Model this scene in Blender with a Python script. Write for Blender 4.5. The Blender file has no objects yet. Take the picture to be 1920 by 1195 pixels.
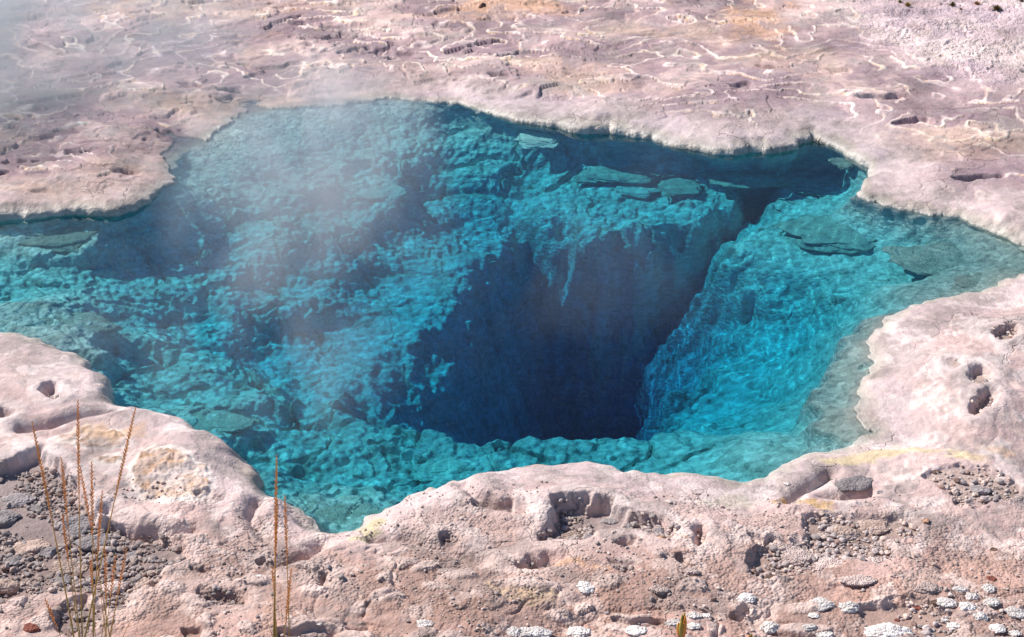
import bpy, math, random
import numpy as np
R = math.radians
random.seed(7)
scn = bpy.context.scene
col = scn.collection

# ------------------------------------------------------------------ camera, sky, sun, exposure
CAM_H, PITCH, HFOV = 3.0, 27.0, 36.0
cam = bpy.data.cameras.new("camera"); camo = bpy.data.objects.new("camera", cam); col.objects.link(camo)
camo.location = (0, 0, CAM_H); camo.rotation_euler = (R(90 - PITCH), 0, 0)
cam.sensor_fit = 'HORIZONTAL'; cam.angle = R(HFOV); cam.clip_start = 0.05; cam.clip_end = 2000
scn.camera = camo
SUN_EL, SUN_AZ = 42.0, -58.0          # azimuth: degrees clockwise from +Y
world = bpy.data.worlds.new("World"); scn.world = world; world.use_nodes = True
wn = world.node_tree; wn.nodes.clear()
sky = wn.nodes.new('ShaderNodeTexSky'); sky.sky_type = 'NISHITA'; sky.sun_disc = False
sky.sun_elevation = R(SUN_EL); sky.sun_rotation = R(SUN_AZ); sky.altitude = 2200; sky.dust_density = 0.4
bg = wn.nodes.new('ShaderNodeBackground'); bg.inputs[1].default_value = 0.085
wo = wn.nodes.new('ShaderNodeOutputWorld')
wn.links.new(sky.outputs[0], bg.inputs[0]); wn.links.new(bg.outputs[0], wo.inputs[0])
sl = bpy.data.lights.new("sun", 'SUN'); sl.energy = 4.6; sl.angle = R(0.5); sl.color = (1.0, 0.94, 0.86)
so = bpy.data.objects.new("sun", sl); col.objects.link(so)
sv = (math.sin(R(SUN_AZ)) * math.cos(R(SUN_EL)), math.cos(R(SUN_AZ)) * math.cos(R(SUN_EL)), math.sin(R(SUN_EL)))
from mathutils import Vector
so.rotation_euler = Vector(sv).to_track_quat('Z', 'Y').to_euler(); so.location = (-6, 6, 8)
scn.view_settings.view_transform = 'Standard'; scn.view_settings.look = 'None'
scn.view_settings.exposure = 0.5; scn.view_settings.gamma = 1
scn.cycles.max_bounces = 6; scn.cycles.transparent_max_bounces = 24
scn.cycles.volume_step_rate = 1.0; scn.cycles.volume_max_steps = 128
scn.cycles.use_denoising = True

# ------------------------------------------------------------------ photo pixel -> place
_t = math.tan(R(HFOV / 2)); cp, sp = math.cos(R(PITCH)), math.sin(R(PITCH))
def ray(u, v):
    a = (np.asarray(u, float) - 960) / 960 * _t; b = -(np.asarray(v, float) - 597.5) / 960 * _t
    return a, cp + b * sp, -sp + b * cp
def G(u, v, z=0.0):
    dx, dy, dz = ray(u, v); s = (z - CAM_H) / dz
    return dx * s, dy * s
IOR = 1.33
def G(u, v, z=0.0):
    """photo pixel -> ground position at height z; below 0 the ray bends at the water"""
    dx, dy, dz = ray(u, v); z = np.asarray(z, float)
    s = (np.maximum(z, 0) - CAM_H) / dz
    x = dx * s; y = dy * s
    n_ = np.sqrt(dx * dx + dy * dy + dz * dz); h_ = np.hypot(dx, dy)
    st_ = h_ / n_ / IOR; tt_ = st_ / np.sqrt(1 - st_ * st_)
    k_ = np.maximum(-z, 0) * tt_ / np.maximum(h_, 1e-9)
    return x + dx * k_, y + dy * k_
def GP(pts, z=0.0):
    p = np.array([q[:2] for q in pts], float); x, y = G(p[:, 0], p[:, 1], z)
    return np.stack([x, y], 1)
def at_y(u, v, Y):
    dx, dy, dz = ray(u, v); s = Y / dy
    return float(dx * s), float(Y), float(CAM_H + dz * s)
def proj(x, y, z):
    dz = z - CAM_H; f = y * cp - dz * sp; up = y * sp + dz * cp
    f = np.maximum(f, 0.01)
    return 960 + 960 * x / f / _t, 597.5 - 960 * up / f / _t

# ------------------------------------------------------------------ noise
def _h(ix, iy, seed):
    n = (ix.astype(np.int64) * 374761393 + iy.astype(np.int64) * 668265263 + seed * 1442695041) & 0x7fffffff
    n = ((n ^ (n >> 13)) * 1274126177) & 0x7fffffff
    return ((n ^ (n >> 16)) & 0xffff).astype(np.float32) / 65535.0
def perlin(x, y, seed=0):
    x0 = np.floor(x); y0 = np.floor(y); fx = (x - x0).astype(np.float32); fy = (y - y0).astype(np.float32)
    def g(ix, iy, dx, dy):
        a = _h(ix, iy, seed) * 6.2831853
        return np.cos(a) * dx + np.sin(a) * dy
    u = fx * fx * fx * (fx * (fx * 6 - 15) + 10); w = fy * fy * fy * (fy * (fy * 6 - 15) + 10)
    a = g(x0, y0, fx, fy); b = g(x0 + 1, y0, fx - 1, fy); c = g(x0, y0 + 1, fx, fy - 1); d = g(x0 + 1, y0 + 1, fx - 1, fy - 1)
    return ((a + (b - a) * u) * (1 - w) + (c + (d - c) * u) * w) * 1.5
def fbm(x, y, o=4, seed=0, gain=0.5):
    s = 0; a = 1; t = 0
    for i in range(o):
        s = s + a * perlin(x * 2.03 ** i + 17.3 * i, y * 2.03 ** i - 9.1 * i, seed + i); t += a; a *= gain
    return s / t * 1.4
def worley(x, y, seed=0):
    x0 = np.floor(x); y0 = np.floor(y)
    f1 = np.full(np.shape(x), 9.0, np.float32); f2 = f1.copy(); idh = np.zeros(np.shape(x), np.float32)
    for i in (-1, 0, 1):
        for j in (-1, 0, 1):
            cx = x0 + i; cy = y0 + j
            d = np.hypot(cx + _h(cx, cy, seed) - x, cy + _h(cx, cy, seed + 91) - y).astype(np.float32)
            cid = _h(cx, cy, seed + 57); m = d < f1
            f2 = np.where(m, f1, np.minimum(f2, d)); idh = np.where(m, cid, idh); f1 = np.where(m, d, f1)
    return f1, f2, idh
def ss(a, b, x):
    t = np.clip((x - a) / (b - a), 0, 1); return t * t * (3 - 2 * t)
def sdf(P, X, Y):
    """signed distance to polygon, positive outside"""
    d = np.full(X.shape, 1e9); inside = np.zeros(X.shape, bool); n = len(P)
    for i in range(n):
        ax, ay = P[i]; bx, by = P[(i + 1) % n]
        ex, ey = bx - ax, by - ay
        px, py = X - ax, Y - ay
        t = np.clip((px * ex + py * ey) / (ex * ex + ey * ey + 1e-12), 0, 1)
        d = np.minimum(d, (px - ex * t) ** 2 + (py - ey * t) ** 2)
        c = ((ay > Y) != (by > Y))
        if abs(ey) > 1e-12:
            inside ^= c & (X < ex * (Y - ay) / ey + ax)
    d = np.sqrt(d)
    return np.where(inside, -d, d)
def smooth_poly(P, k=2):
    for _ in range(k):
        Q = np.roll(P, -1, 0); P = np.stack([P * .75 + Q * .25, P * .25 + Q * .75], 1).reshape(-1, 2)
    return P
def sdf_box(P, X, Y, margin=0.6):
    lo = P.min(0) - margin; hi = P.max(0) + margin
    m = (X > lo[0]) & (X < hi[0]) & (Y > lo[1]) & (Y < hi[1])
    o = np.full(X.shape, margin + 1.0)
    if m.any(): o[m] = sdf(P, X[m], Y[m])
    return o
def line_d(P, X, Y, margin=0.3):
    lo = P.min(0) - margin; hi = P.max(0) + margin
    m = (X > lo[0]) & (X < hi[0]) & (Y > lo[1]) & (Y < hi[1]); o = np.full(X.shape, margin)
    x = X[m]; y = Y[m]; d = np.full(x.shape, 1e9)
    for i in range(len(P) - 1):
        ax, ay = P[i]; ex, ey = P[i + 1] - P[i]
        t = np.clip(((x - ax) * ex + (y - ay) * ey) / (ex * ex + ey * ey + 1e-12), 0, 1)
        d = np.minimum(d, np.hypot(x - ax - ex * t, y - ay - ey * t))
    o[m] = np.minimum(d, margin)
    return o
def idw(pts, X, Y, p=3.0, eps=0.05):
    """pts rows: x, y, values... ; returns interpolated values"""
    W = 0; V = [0] * (len(pts[0]) - 2)
    for q in pts:
        w = 1.0 / ((X - q[0]) ** 2 + (Y - q[1]) ** 2 + eps * eps) ** (p / 2)
        W = W + w
        for i in range(len(V)): V[i] = V[i] + w * q[2 + i]
    return [v / W for v in V]

# ------------------------------------------------------------------ the ground sheet (pool, terraces, pits)
def make_grid():
    v = np.linspace(-60, 1330, 1120)
    _, r = G(np.full_like(v, 960), v)
    r = r[::-1]
    inner = np.array([0.02, .5, 1.0, 1.5, 2.0, 2.4]); inner = inner[inner < r[0] - .1]
    outer = r[-1] * np.array([1.03, 1.08, 1.15, 1.3, 1.6, 2.2, 3.5, 6, 12, 25, 60, 140])
    rr = np.concatenate([inner, r, outer])
    a = np.linspace(-24.5, 24.5, 1480)
    a = np.concatenate([[-92, -75, -60, -48, -38, -31, -27, -25.3], a, [25.3, 27, 31, 38, 48, 60, 75, 92]])
    return rr, np.radians(a)
RR, AA = make_grid()
Rg, Ag = np.meshgrid(RR, AA, indexing='ij')
X = Rg * np.sin(Ag); Y = Rg * np.cos(Ag) - 0.0
X0, Y0 = X.copy(), Y.copy()
U, V = proj(X, Y, 0 * X)      # only used to look up which part of the place a vertex belongs to

LAND = [(-500,450),(0,412),(60,408),(130,400),(180,404),(240,396),(290,368),(320,338),(318,318),(330,290),(400,255),(430,225),(480,208),(560,203),(640,196),(700,188),(780,188),(850,196),(880,203),
 (960,222),(1040,236),(1100,248),(1150,246),(1200,254),(1250,266),(1310,276),(1340,284),(1400,284),(1470,282),(1495,266),(1530,258),(1570,273),(1600,296),(1640,320),(1612,350),(1600,368),(1650,384),(1700,394),
 (1730,404),(1790,406),(1850,432),(1895,446),(1925,474),(2300,560),(2300,600),(1960,512),(1920,516),(1870,534),(1800,556),(1740,566),(1690,582),(1650,606),(1622,655),(1628,700),(1612,735),(1605,770),(1618,795),(1650,815),
 (1600,832),(1550,845),(1500,856),(1470,876),(1430,896),(1390,908),(1345,898),(1290,888),(1230,892),(1180,885),(1120,882),(1100,876),(1050,872),(980,880),(930,890),(880,902),(820,930),(760,942),(705,962),(665,990),(632,1000),
 (612,1012),(595,1000),(570,965),(540,945),(505,935),(480,905),(462,872),(430,846),(400,828),(330,802),(280,782),(225,776),(212,765),(222,740),(180,698),(125,660),(55,634),(0,618),(-500,600)]
PL = smooth_poly(GP(LAND), 2)
sd = np.full(X.shape, 50.0)
near = (Rg < 16) & (np.abs(Ag) < R(40))
sd[near] = sdf(PL, X[near], Y[near])
sd0 = sd.copy()
sd = sd + 0.028 * fbm(X * 5, Y * 5, 3, 11) * np.exp(-np.abs(sd0) * 2) + 0.014 * perlin(X * 17, Y * 17, 14) + .018 * fbm(X * 9, Y * 9, 2, 15)

SH = [(0,400,.10,.05,.6),(200,395,.10,.05,.8),(320,330,.05,.05,.3),(380,260,.015,.3,0),(480,205,.03,.25,0),(640,190,.04,.15,0),(760,180,.06,.1,0),(880,200,.09,.08,.5),(960,215,.12,.07,.9),(1100,240,.15,.08,1),
 (1200,245,.15,.08,1.2),(1300,270,.14,.07,1.2),(1400,275,.14,.07,1.2),(1480,275,.14,.07,1.2),(1530,250,.13,.08,1.2),(1600,290,.12,.08,.8),(1650,330,.08,.08,.2),(1720,400,.07,.08,.2),(1900,440,.09,.08,.3),(1870,530,.06,.15,0),
 (1690,575,.06,.12,0),(1620,700,.07,.15,0),(1600,810,.04,.25,0),(1430,885,.05,.12,0),(1110,865,.09,.06,.2),(880,890,.12,.08,.3),(700,950,.1,.08,.1),(610,1000,.08,.06,0),(480,890,.12,.06,.3),(320,780,.12,.06,.3),(215,735,.1,.05,.3),(60,625,.06,.1,0)]
shp = [tuple(float(c) for c in G(a, b)) + (h, w, c) for a, b, h, w, c in SH]
Hs, Ws, Us = idw(shp, X, Y, 3.0, .1)

# --- land
warp = fbm(X * 1.1 + 5, Y * 1.1, 3, 31)
warp2 = fbm(X * 4.2, Y * 4.2 + 3, 3, 37)
far = ss(470, 330, V) * 1.0                         # the terraced flats beyond the pool
fars = np.clip(far, 0, 1)
pos = np.maximum(sd, 0)
Hs = Hs * (.82 - .30 * fars) * (1 + .35 * perlin(X * 3, Y * 3, 150)); Ws = Ws * (1 + .5 * perlin(X * 2.2 + 7, Y * 2.2, 151))
land = Hs * (0.25 * np.clip(Us, 0, 1) + (1 - 0.25 * np.clip(Us, 0, 1)) * (1 - np.exp(-pos / Ws)))
# flat terraces whose edges follow the pool and wander
tt = pos * 3.0 + 2.9 * warp + 0.62 * warp2 + 0.13 * fbm(X * 11, Y * 11, 3, 39)
k = np.floor(tt); f = tt - k
edge = ss(0.0, 0.07, f)
tlow = ss(-.6, .15, fbm(X * .7, Y * .7 + 9, 2, 45)) * .8 + .2
terr = 0.014 * (edge * tlow) + .004 * k
lip = np.exp(-((f - 0.12) / 0.07) ** 2)
lipn = ss(-.45, .15, perlin(X * 2.1, Y * 2.1, 43) + .4 * perlin(X * 7, Y * 7, 44))
tfade = ss(0.05, 0.45, pos)
# flat topped blobs with sharp sides
bn = fbm(X * 1.7 + .35 * warp2, Y * 2.3 + .3 * warp2, 3, 51, .42)
blobw = ss(1300, 900, U + 200 * warp) * .7 + .3
blob = ss(-.03, .05, bn - .10) * 0.8 + ss(-.03, .04, bn - .38) * 0.6
hol = ss(.0, .06, -bn - .42)
flat = terr * 0.9 * tfade + 0.005 * lip * lipn * tfade + 0.015 * blobw * blob * ss(.06, .3, pos) - .02 * blobw * hol * ss(.06, .3, pos)
slx, sly = X + Y * .35, Y
sl_ = worley(slx * 2.0 + .3 * warp2, sly * 4.2 + .3 * warp2, 62)
slit = ss(.22, .10, sl_[0]) * (sl_[2] > .72) * ss(.10, .2, pos)
flat -= .030 * slit * ss(1.6, .8, pos)
flat += 0.004 * fbm(X * 5, Y * 5, 3, 60) + .012 * fbm(X * 1.5, Y * 1.5, 2, 61)
# rolling lobes of the near shore
lob = fbm(X * 3.1, Y * 3.1, 4, 70)
crz = np.abs(perlin(X * 2.6 + .5 * warp2, Y * 2.6 + .5 * warp, 75)); crz2 = np.abs(perlin(X * 6.5 + .5 * warp2, Y * 6.5, 76))
lob = fbm(X * 1.9, Y * 2.4, 3, 70, .4)
bott = ss(960, 1100, V + 60 * warp)
nearh = 0.030 * lob + 0.011 * (1 - np.exp(-crz * 16)) * (.4 + .6 * bott) + .006 * (1 - np.exp(-crz2 * 10)) * bott + .004 * fbm(X * 12, Y * 12, 3, 77) * (.4 + bott)
land = land + fars * flat + (1 - fars) * nearh * ss(.0, .25, pos)
land += 0.03 * ss(.4, 2.5, pos) * (1 - fars) + .02 * ss(1, 6, pos)

PITS = [  # outline in the photo, depth, gravel?
 ([(1035,942),(1062,930),(1100,932),(1110,940),(1145,938),(1150,952),(1200,962),(1242,972),(1272,990),(1268,1012),(1240,1020),(1215,998),(1160,996),(1128,1002),(1112,1016),(1070,1014),(1000,1012),(1032,990),(1045,965)], .075),
 ([(962,1058),(990,1046),(1040,1040),(1068,1042),(1060,1052),(1000,1066),(975,1068)], .05),
 ([(1125,1054),(1150,1052),(1198,1068),(1180,1080),(1160,1076)], .045),
 ([(826,1006),(845,1002),(865,1012),(850,1024),(832,1020)], .05),
 ([(853,1050),(868,1048),(874,1058),(860,1062)], .04),
 ([(1302,992),(1318,990),(1326,1008),(1312,1026),(1300,1022)], .05),
 ([(1170,1018),(1195,1018),(1190,1026),(1174,1026)], .03),
 ([(352,1108),(380,1100),(440,1108),(462,1128),(430,1140),(380,1134)], .05),
 ([(598,1078),(612,1074),(618,1082),(606,1100),(598,1098)], .05),
 ([(1772,676),(1800,670),(1808,684),(1790,696)], .05),
 ([(1815,690),(1836,682),(1860,700),(1852,724),(1822,722)], .06),
 ([(1822,742),(1850,728),(1868,734),(1856,760),(1836,778),(1818,770)], .06),
 ([(1850,616),(1900,602),(1915,622),(1880,640),(1866,634)], .05),
 ([(80,722),(100,716),(112,740),(98,752)], .06),
 ([(0,762),(20,768),(12,784),(-20,780)], .05),
 ([(-60,880),(0,872),(40,850),(72,842),(84,858),(140,890),(150,940),(205,975),(300,990),(362,1040),(300,1072),(302,1100),(250,1110),(235,1150),(200,1140),(190,1112),(100,1112),(60,1122),(-60,1150)], .075),
 ([(352,1068),(378,1062),(400,1072),(376,1082)], .03),
 ([(100,1130),(180,1125),(190,1180),(120,1190),(85,1170)], .03),
 ([(1395,1052),(1420,1022),(1430,1002),(1460,996),(1520,1014),(1500,958),(1560,952),(1640,966),(1700,962),(1740,990),(1720,1010),(1650,1000),(1690,1030),(1660,1060),(1600,1040),(1560,1060),(1480,1080),(1410,1085)], .045),
 ([(1740,880),(1800,862),(1870,868),(1915,900),(1900,930),(1850,935),(1800,945),(1780,920)], .03),
 ([(1640,1130),(1740,1120),(1800,1150),(1790,1195),(1680,1185),(1600,1150)], .02),
]
pitm = np.zeros(X.shape); gravel = np.zeros(X.shape); rimc = np.zeros(X.shape)
wob = 0.024 * perlin(X * 12, Y * 12, 81) + .016 * perlin(X * 30, Y * 30, 82) + .02 * perlin(X * 6, Y * 6, 84)
pit_world = []
for pts, dep in PITS:
    dep *= .72 if dep != .075 or pts[0][0] < 0 else .95
    P = smooth_poly(GP(pts, .09), 1); pit_world.append((P, dep))
    s = sdf_box(P, X, Y, .35) + wob * (.6 if dep > .03 else 1.2)
    inn = ss(.012, -.03, s)
    med = float(np.median(land[s < 0])); med = max(med, .075 + dep * .5)
    w_ = ss(.22, .0, s) * ss(.0, .06, pos); land = land * (1 - w_) + (med + .25 * (land - med)) * w_
    fl = med - dep
    core = ss(.012, -.02, s)
    land = land * (1 - core) + (fl + .006 * perlin(X * 9, Y * 9, 83)) * core
    land = land + (.006 * np.exp(-((s - .035) / .03) ** 2) if dep > .035 else 0)
    pitm = np.maximum(pitm, inn); gravel = np.maximum(gravel, ss(-.005, -.03, s))
    rimc = np.maximum(rimc, np.exp(-((s - .03) / .035) ** 2) * (dep > .035))
# pebbly floors are level, not hanging with the lobes
def steps(h, s_, sharp=.35):
    t = h / s_; return s_ * (np.floor(t) + ss(0, sharp, t - np.floor(t)))
lay = land + .010 * warp2 + .006 * perlin(X * 15, Y * 15, 152)
lq = steps(lay, .013) - lay
land = land + lq * .42 * (1 - gravel) * ss(.08, .25, pos) * ss(-.35, .2, fbm(X * 1.3 + 4, Y * 1.3, 2, 153)) * (1 - .5 * fars)
# small natural holes in the near crust
w1, w2, wid = worley(X * 3.4 + .5 * warp2, Y * 3.4, 90)
hole = ss(.15, .09, w1 + .05 * perlin(X * 20, Y * 20, 92)) * (wid > .60) * ss(930, 980, V) * (1 - pitm)
land = land - .022 * hole * ss(.1, .3, pos)
pitm = np.maximum(pitm, hole * .8 * ss(.1, .3, pos))
# knobbly flow lines at the bottom of the frame
knob = ss(1040, 1120, V + 40 * warp) * (1 - gravel)
w1b, w2b, widb = worley(X * 7 + .6 * warp2, Y * 11 + .6 * warp, 95)
nod = ss(.42, .22, w1b) * (widb > .55)
land = land + knob * nod * .011
# creases between lobes
CREASE = [[(215,768),(150,776),(90,794),(40,800)],[(600,1010),(585,1030),(560,1042),(520,1050)],[(700,1000),(760,1000),(800,1016),(860,1036),(900,1052)],[(868,900),(890,930),(930,950),(980,960)],
 [(250,985),(200,960),(240,985),(320,1000),(360,996)],[(480,930),(470,960),(500,1000)],[(1560,860),(1500,900),(1480,925)],[(1630,905),(1580,915),(1545,912)]]
for c in CREASE:
    P = GP(c, .09); d = line_d(P, X, Y)
    land = land - .03 * np.exp(-(d / .022) ** 2) + .008 * np.exp(-((d - .06) / .03) ** 2)
# rough dry crust
dry = ss(0, 1, (U - 1560) / 200 - (V - 90) / 120 + .8 * warp) * ss(220, 150, V)
land = land + dry * (.015 * fbm(X * 5, Y * 7, 3, 99, .5) + .005 * np.abs(perlin(X * 22, Y * 22, 98)))
# crusty patches on the left lobe
CR = [[(236,866),(262,846),(310,838),(362,850),(396,880),(390,915),(330,932),(268,916),(236,890)],[(100,806),(150,790),(210,796),(240,815),(200,832),(150,826)],[(170,850),(230,838),(240,860),(185,868)]]
crust = np.zeros(X.shape); crim = np.zeros(X.shape)
for c in CR:
    s = sdf_box(smooth_poly(GP(c, .12), 2), X, Y, .3) + wob
    crust = np.maximum(crust, ss(.01, -.015, s)); crim = np.maximum(crim, np.exp(-((s - .004) / .014) ** 2))
land = land + crust * (.005 + .006 * fbm(X * 30, Y * 30, 3, 101))

# --- under water: depths of the pool floor
DP = [(-200,520,.45),(60,470,.30),(40,540,.35),(60,590,.2),(160,440,.22),(250,430,.35),(300,520,.55),(420,480,.5),(540,560,.75),(150,640,.25),(260,640,.45),(330,700,.55),(400,620,.7),(520,680,.95),(240,740,.5),
 (360,360,.14),(420,310,.12),(340,330,.2),(460,240,.08),(520,280,.16),(620,230,.10),(560,350,.3),(660,300,.25),(520,430,.45),(640,420,.55),(740,260,.28),(720,360,.4),(780,210,.12),(860,260,.38),(900,320,.5),(820,390,.75),(960,280,.45),
 (880,440,.9),(760,470,.8),(700,560,.95),(620,640,1.0),(620,520,.75),(1000,360,.75),(1060,300,.48),(1160,330,.5),(1100,390,.75),(1200,410,.8),(1300,350,.5),(1400,330,.5),(1260,300,.35),(1440,300,.8),
 (460,800,.55),(420,780,.35),(520,860,.55),(600,800,.7),(620,900,.5),(700,830,.65),(780,860,.6),(840,880,.55),(640,950,.3),(560,930,.5),(680,770,.9),(500,760,.9),
 (900,850,.62),(1000,850,.62),(1100,850,.62),(1200,860,.6),(1300,850,.55),(1400,850,.4),(1380,800,.75),(1280,780,1.3),(1320,700,1.3),(1440,740,1.05),(1460,660,.95),(1380,620,1.2),(1500,780,.65),(1500,700,.85),(1470,560,.7),(1560,540,.5),
 (1600,480,.4),(1680,520,.3),(1740,545,.16),(1500,480,.5),(1400,480,.65),(1420,440,.65),(1560,420,.3),(1500,390,.5),(1540,370,.6),(1620,340,.25),(1590,300,.4),(1640,400,.22),(1760,430,.15),(1850,470,.12),(1800,520,.14),(1700,470,.25),(1900,520,.08),
 (1570,640,.4),(1560,600,.4)]
DS = .85
dp = []
for a, b, d in DP:
    d *= DS
    x, y = G(a, b, -d); dp.append((float(x), float(y), d))
pool = near & (sd < .15)
xi, yi = X[pool], Y[pool]
D, = idw(dp, xi, yi, 4.0, .12)
wr = fbm(xi * 1.6, yi * 1.6, 3, 120); wr2 = fbm(xi * 5, yi * 5, 3, 121)
# the deep throat, its lip traced at the depth of the shelf round it
THROAT = [(655,745),(668,772),(760,796),(832,818),(852,838),(900,836),(1000,832),(1100,832),(1190,838),(1200,800),(1215,770),(1240,700),(1262,650),(1330,606),(1365,560),(1345,510),(1312,470),(1395,440),(1420,395),(1500,350),(1555,320),
          (1560,285),(1490,290),(1470,310),(1420,385),(1330,430),(1180,452),(1080,436),(1000,408),(960,400),(940,440),(880,470),(820,520),(720,620),(650,690)]
PT = smooth_poly(GP(THROAT, -.58), 2)
st = sdf(PT, xi, yi) - .12 * ss(-.6, .3, xi) * ss(5.0, 5.6, yi) + .26 * ss(5.5, 4.9, yi) + .09 * wr2 + .10 * wr + .03 * perlin(xi * 14, yi * 14, 125)
LEDGE = [ # outline, depth of its top : flat shelves with broken edges
 ([(990,385),(1010,345),(1080,318),(1240,312),(1320,330),(1460,306),(1475,325),(1440,360),(1400,390),(1310,430),(1190,448),(1080,432),(1000,408)], .60),
 ([(1312,468),(1380,440),(1420,415),(1480,378),(1560,350),(1640,360),(1700,420),(1760,500),(1740,548),(1600,560),(1460,540),(1380,500)], .45),
 ([(650,690),(640,720),(665,780),(750,792),(830,812),(870,860),(880,905),(700,950),(480,900),(470,860),(600,760)], .62),
 ([(1440,655),(1500,640),(1560,660),(1530,700),(1450,712),(1436,690)], .62),
 ([(1190,830),(1225,770),(1260,690),(1300,640),(1340,605),(1460,600),(1530,640),(1520,800),(1400,830),(1200,860)], 1.02),
 ([(650,330),(700,318),(750,350),(745,385),(690,400),(655,370)], .45),
 ([(1530,690),(1560,640),(1605,600),(1690,572),(1660,620),(1630,700),(1620,780),(1700,830),(1560,850),(1520,790),(1518,730)], .05),
 ([(-100,560),(20,570),(120,560),(210,600),(255,650),(200,680),(120,650),(-100,590)], .15),
 ([(0,440),(60,415),(170,410),(190,440),(150,480),(40,480),(-60,470)], .15),
 ([(190,676),(300,655),(420,650),(520,700),(560,760),(420,760),(300,770),(250,760)], .50),
]
for pts, dep in LEDGE:
    dep *= DS
    P = smooth_poly(GP(pts, -dep), 2)
    s = sdf(P, xi, yi) + .06 * wr2 + .02 * perlin(xi * 18, yi * 18, 126)
    lw = .30 if len(pts) == 10 and pts[0] == (1190, 830) else .04
    m = ss(lw, -lw, s)
    D = D * (1 - m) + m * (dep + .05 * wr + (D - dep) * .18)
back = ss(5.7, 7.0, yi); left = ss(.5, -.4, xi) * ss(5.0, 6.0, yi); tw = .27 + 1.5 * left + .9 * back * (1 - left)
thr = ss(.0, -1.0, st / tw)
steep = ss(.01 + .15 * left, -.12 - .2 * back - .5 * left, st)
dx0, dy0 = G(930, 740, -2.4); wf = np.exp(-((xi - dx0) ** 2 + (yi - dy0) ** 2) / 1.35 ** 2)
D = D * (1 - steep) + steep * np.maximum(D, .98 + .15 * back * (1 - left)) + thr * (.8 + 2.3 * wf + .30 * wr2 + .25 * wr)
# broken rock on the floor : slabs, cobbles and bedding ridges
c1, c2, cid = worley(xi * 2.6 + .5 * wr2, yi * 2.6 + .5 * wr, 130)
e1, e2, eid = worley(xi * 9 + .3 * wr2, yi * 9, 131)
g1, g2, gid = worley(xi * 24, yi * 24, 133)
dirx = xi * .42 - yi * .91      # across the bedding of the left shelf
bed = ss(-.3, .25, perlin(dirx * 3.6 + .5 * wr, (xi * .91 + yi * .42) * .8, 135)) - .5
leftm = ss(-.2, -.9, xi)
dsc = np.clip(D / .30, .10, 1)
rock = .065 * (ss(0, .16, c2 - c1) * (.3 + cid) - .5) + .021 * (ss(0, .3, e2 - e1) * (.3 + eid) - .45) + .016 * (1 - 2 * g1) + .03 * wr2
rock += leftm * .07 * bed
rock *= dsc * .75 * (1 - .55 * left * ss(.4, .0, st))
smooth_right = ss(.3, 1.2, xi) * .62
rock *= 1 - smooth_right
under_z = -np.maximum(D - rock, 0.012 + .02 * dsc)
# beach profile at the shoreline
sdi = sd[pool]; usi = np.clip(Us[pool], 0, 1.2); wi = Ws[pool]
drop = 1 - np.exp(-np.maximum(-sdi, 0) / (.05 + .9 * wi * (1 - np.clip(usi, 0, 1)) + .02))
under_z = under_z * drop
zz = land.copy()
li = land[pool]
wm = .012 + .05 * np.clip(1 - usi * 2.5, 0, 1); mix = ss(wm, -wm, sdi)
zp = li * (1 - mix) + under_z * mix
zz[pool] = np.where(zp < 0, zp - .010, zp + .005 * ss(.14, .06, sdi))
Z = zz
# undercut rims: the rock under the lip is pushed back from the pool
def polar_grad(A):
    a = np.gradient(A, axis=0) / np.gradient(RR)[:, None]; b = np.gradient(A, axis=1) / (np.gradient(AA)[None, :] * np.maximum(Rg, .1))
    x = a * np.sin(Ag) + b * np.cos(Ag); y = a * np.cos(Ag) - b * np.sin(Ag); n = np.hypot(x, y) + 1e-6
    return x / n, y / n
ST = np.full(X.shape, 3.0); ST[pool] = sdf(PT, xi, yi); tx_, ty_ = polar_grad(ST)
STn = np.full(X.shape, 3.0); STn[pool] = st
tcu = ss(.0, -.10, STn) * ss(-.75, -.12, STn) * .0 * (1 - .9 * ss(.3, -.5, X) * ss(5.4, 6.4, Y)) * ss(-.6, .2, ty_ + .4) * ss(-.15, -.6, sd0) * ss(.55, -.1, ty_)
gy, gx = np.zeros(X.shape), np.zeros(X.shape)
sm = sd0
dR = np.gradient(sm, axis=0) / np.gradient(RR)[:, None]
dA = np.gradient(sm, axis=1) / (np.gradient(AA)[None, :] * np.maximum(Rg, .1))
gx = dR * np.sin(Ag) + dA * np.cos(Ag); gy = dR * np.cos(Ag) - dA * np.sin(Ag)
gn = np.hypot(gx, gy) + 1e-6; gx /= gn; gy /= gn
q = -sd
uc = ss(.0, .05, q) * ss(.55, .12, q) * np.clip(Us, 0, 1.2) * near * .12 * (1 + .5 * perlin(X * 3, Y * 3, 140))
X = X + gx * uc; Y = Y + gy * uc
push = ss(-.16, .0, sd) * ss(.04, .0, sd) * np.clip(Us - .3, 0, 1) * .05 * near     # lip leans out a little
X = X - gx * push; Y = Y - gy * push
X = X + tx_ * tcu; Y = Y + ty_ * tcu

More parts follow.
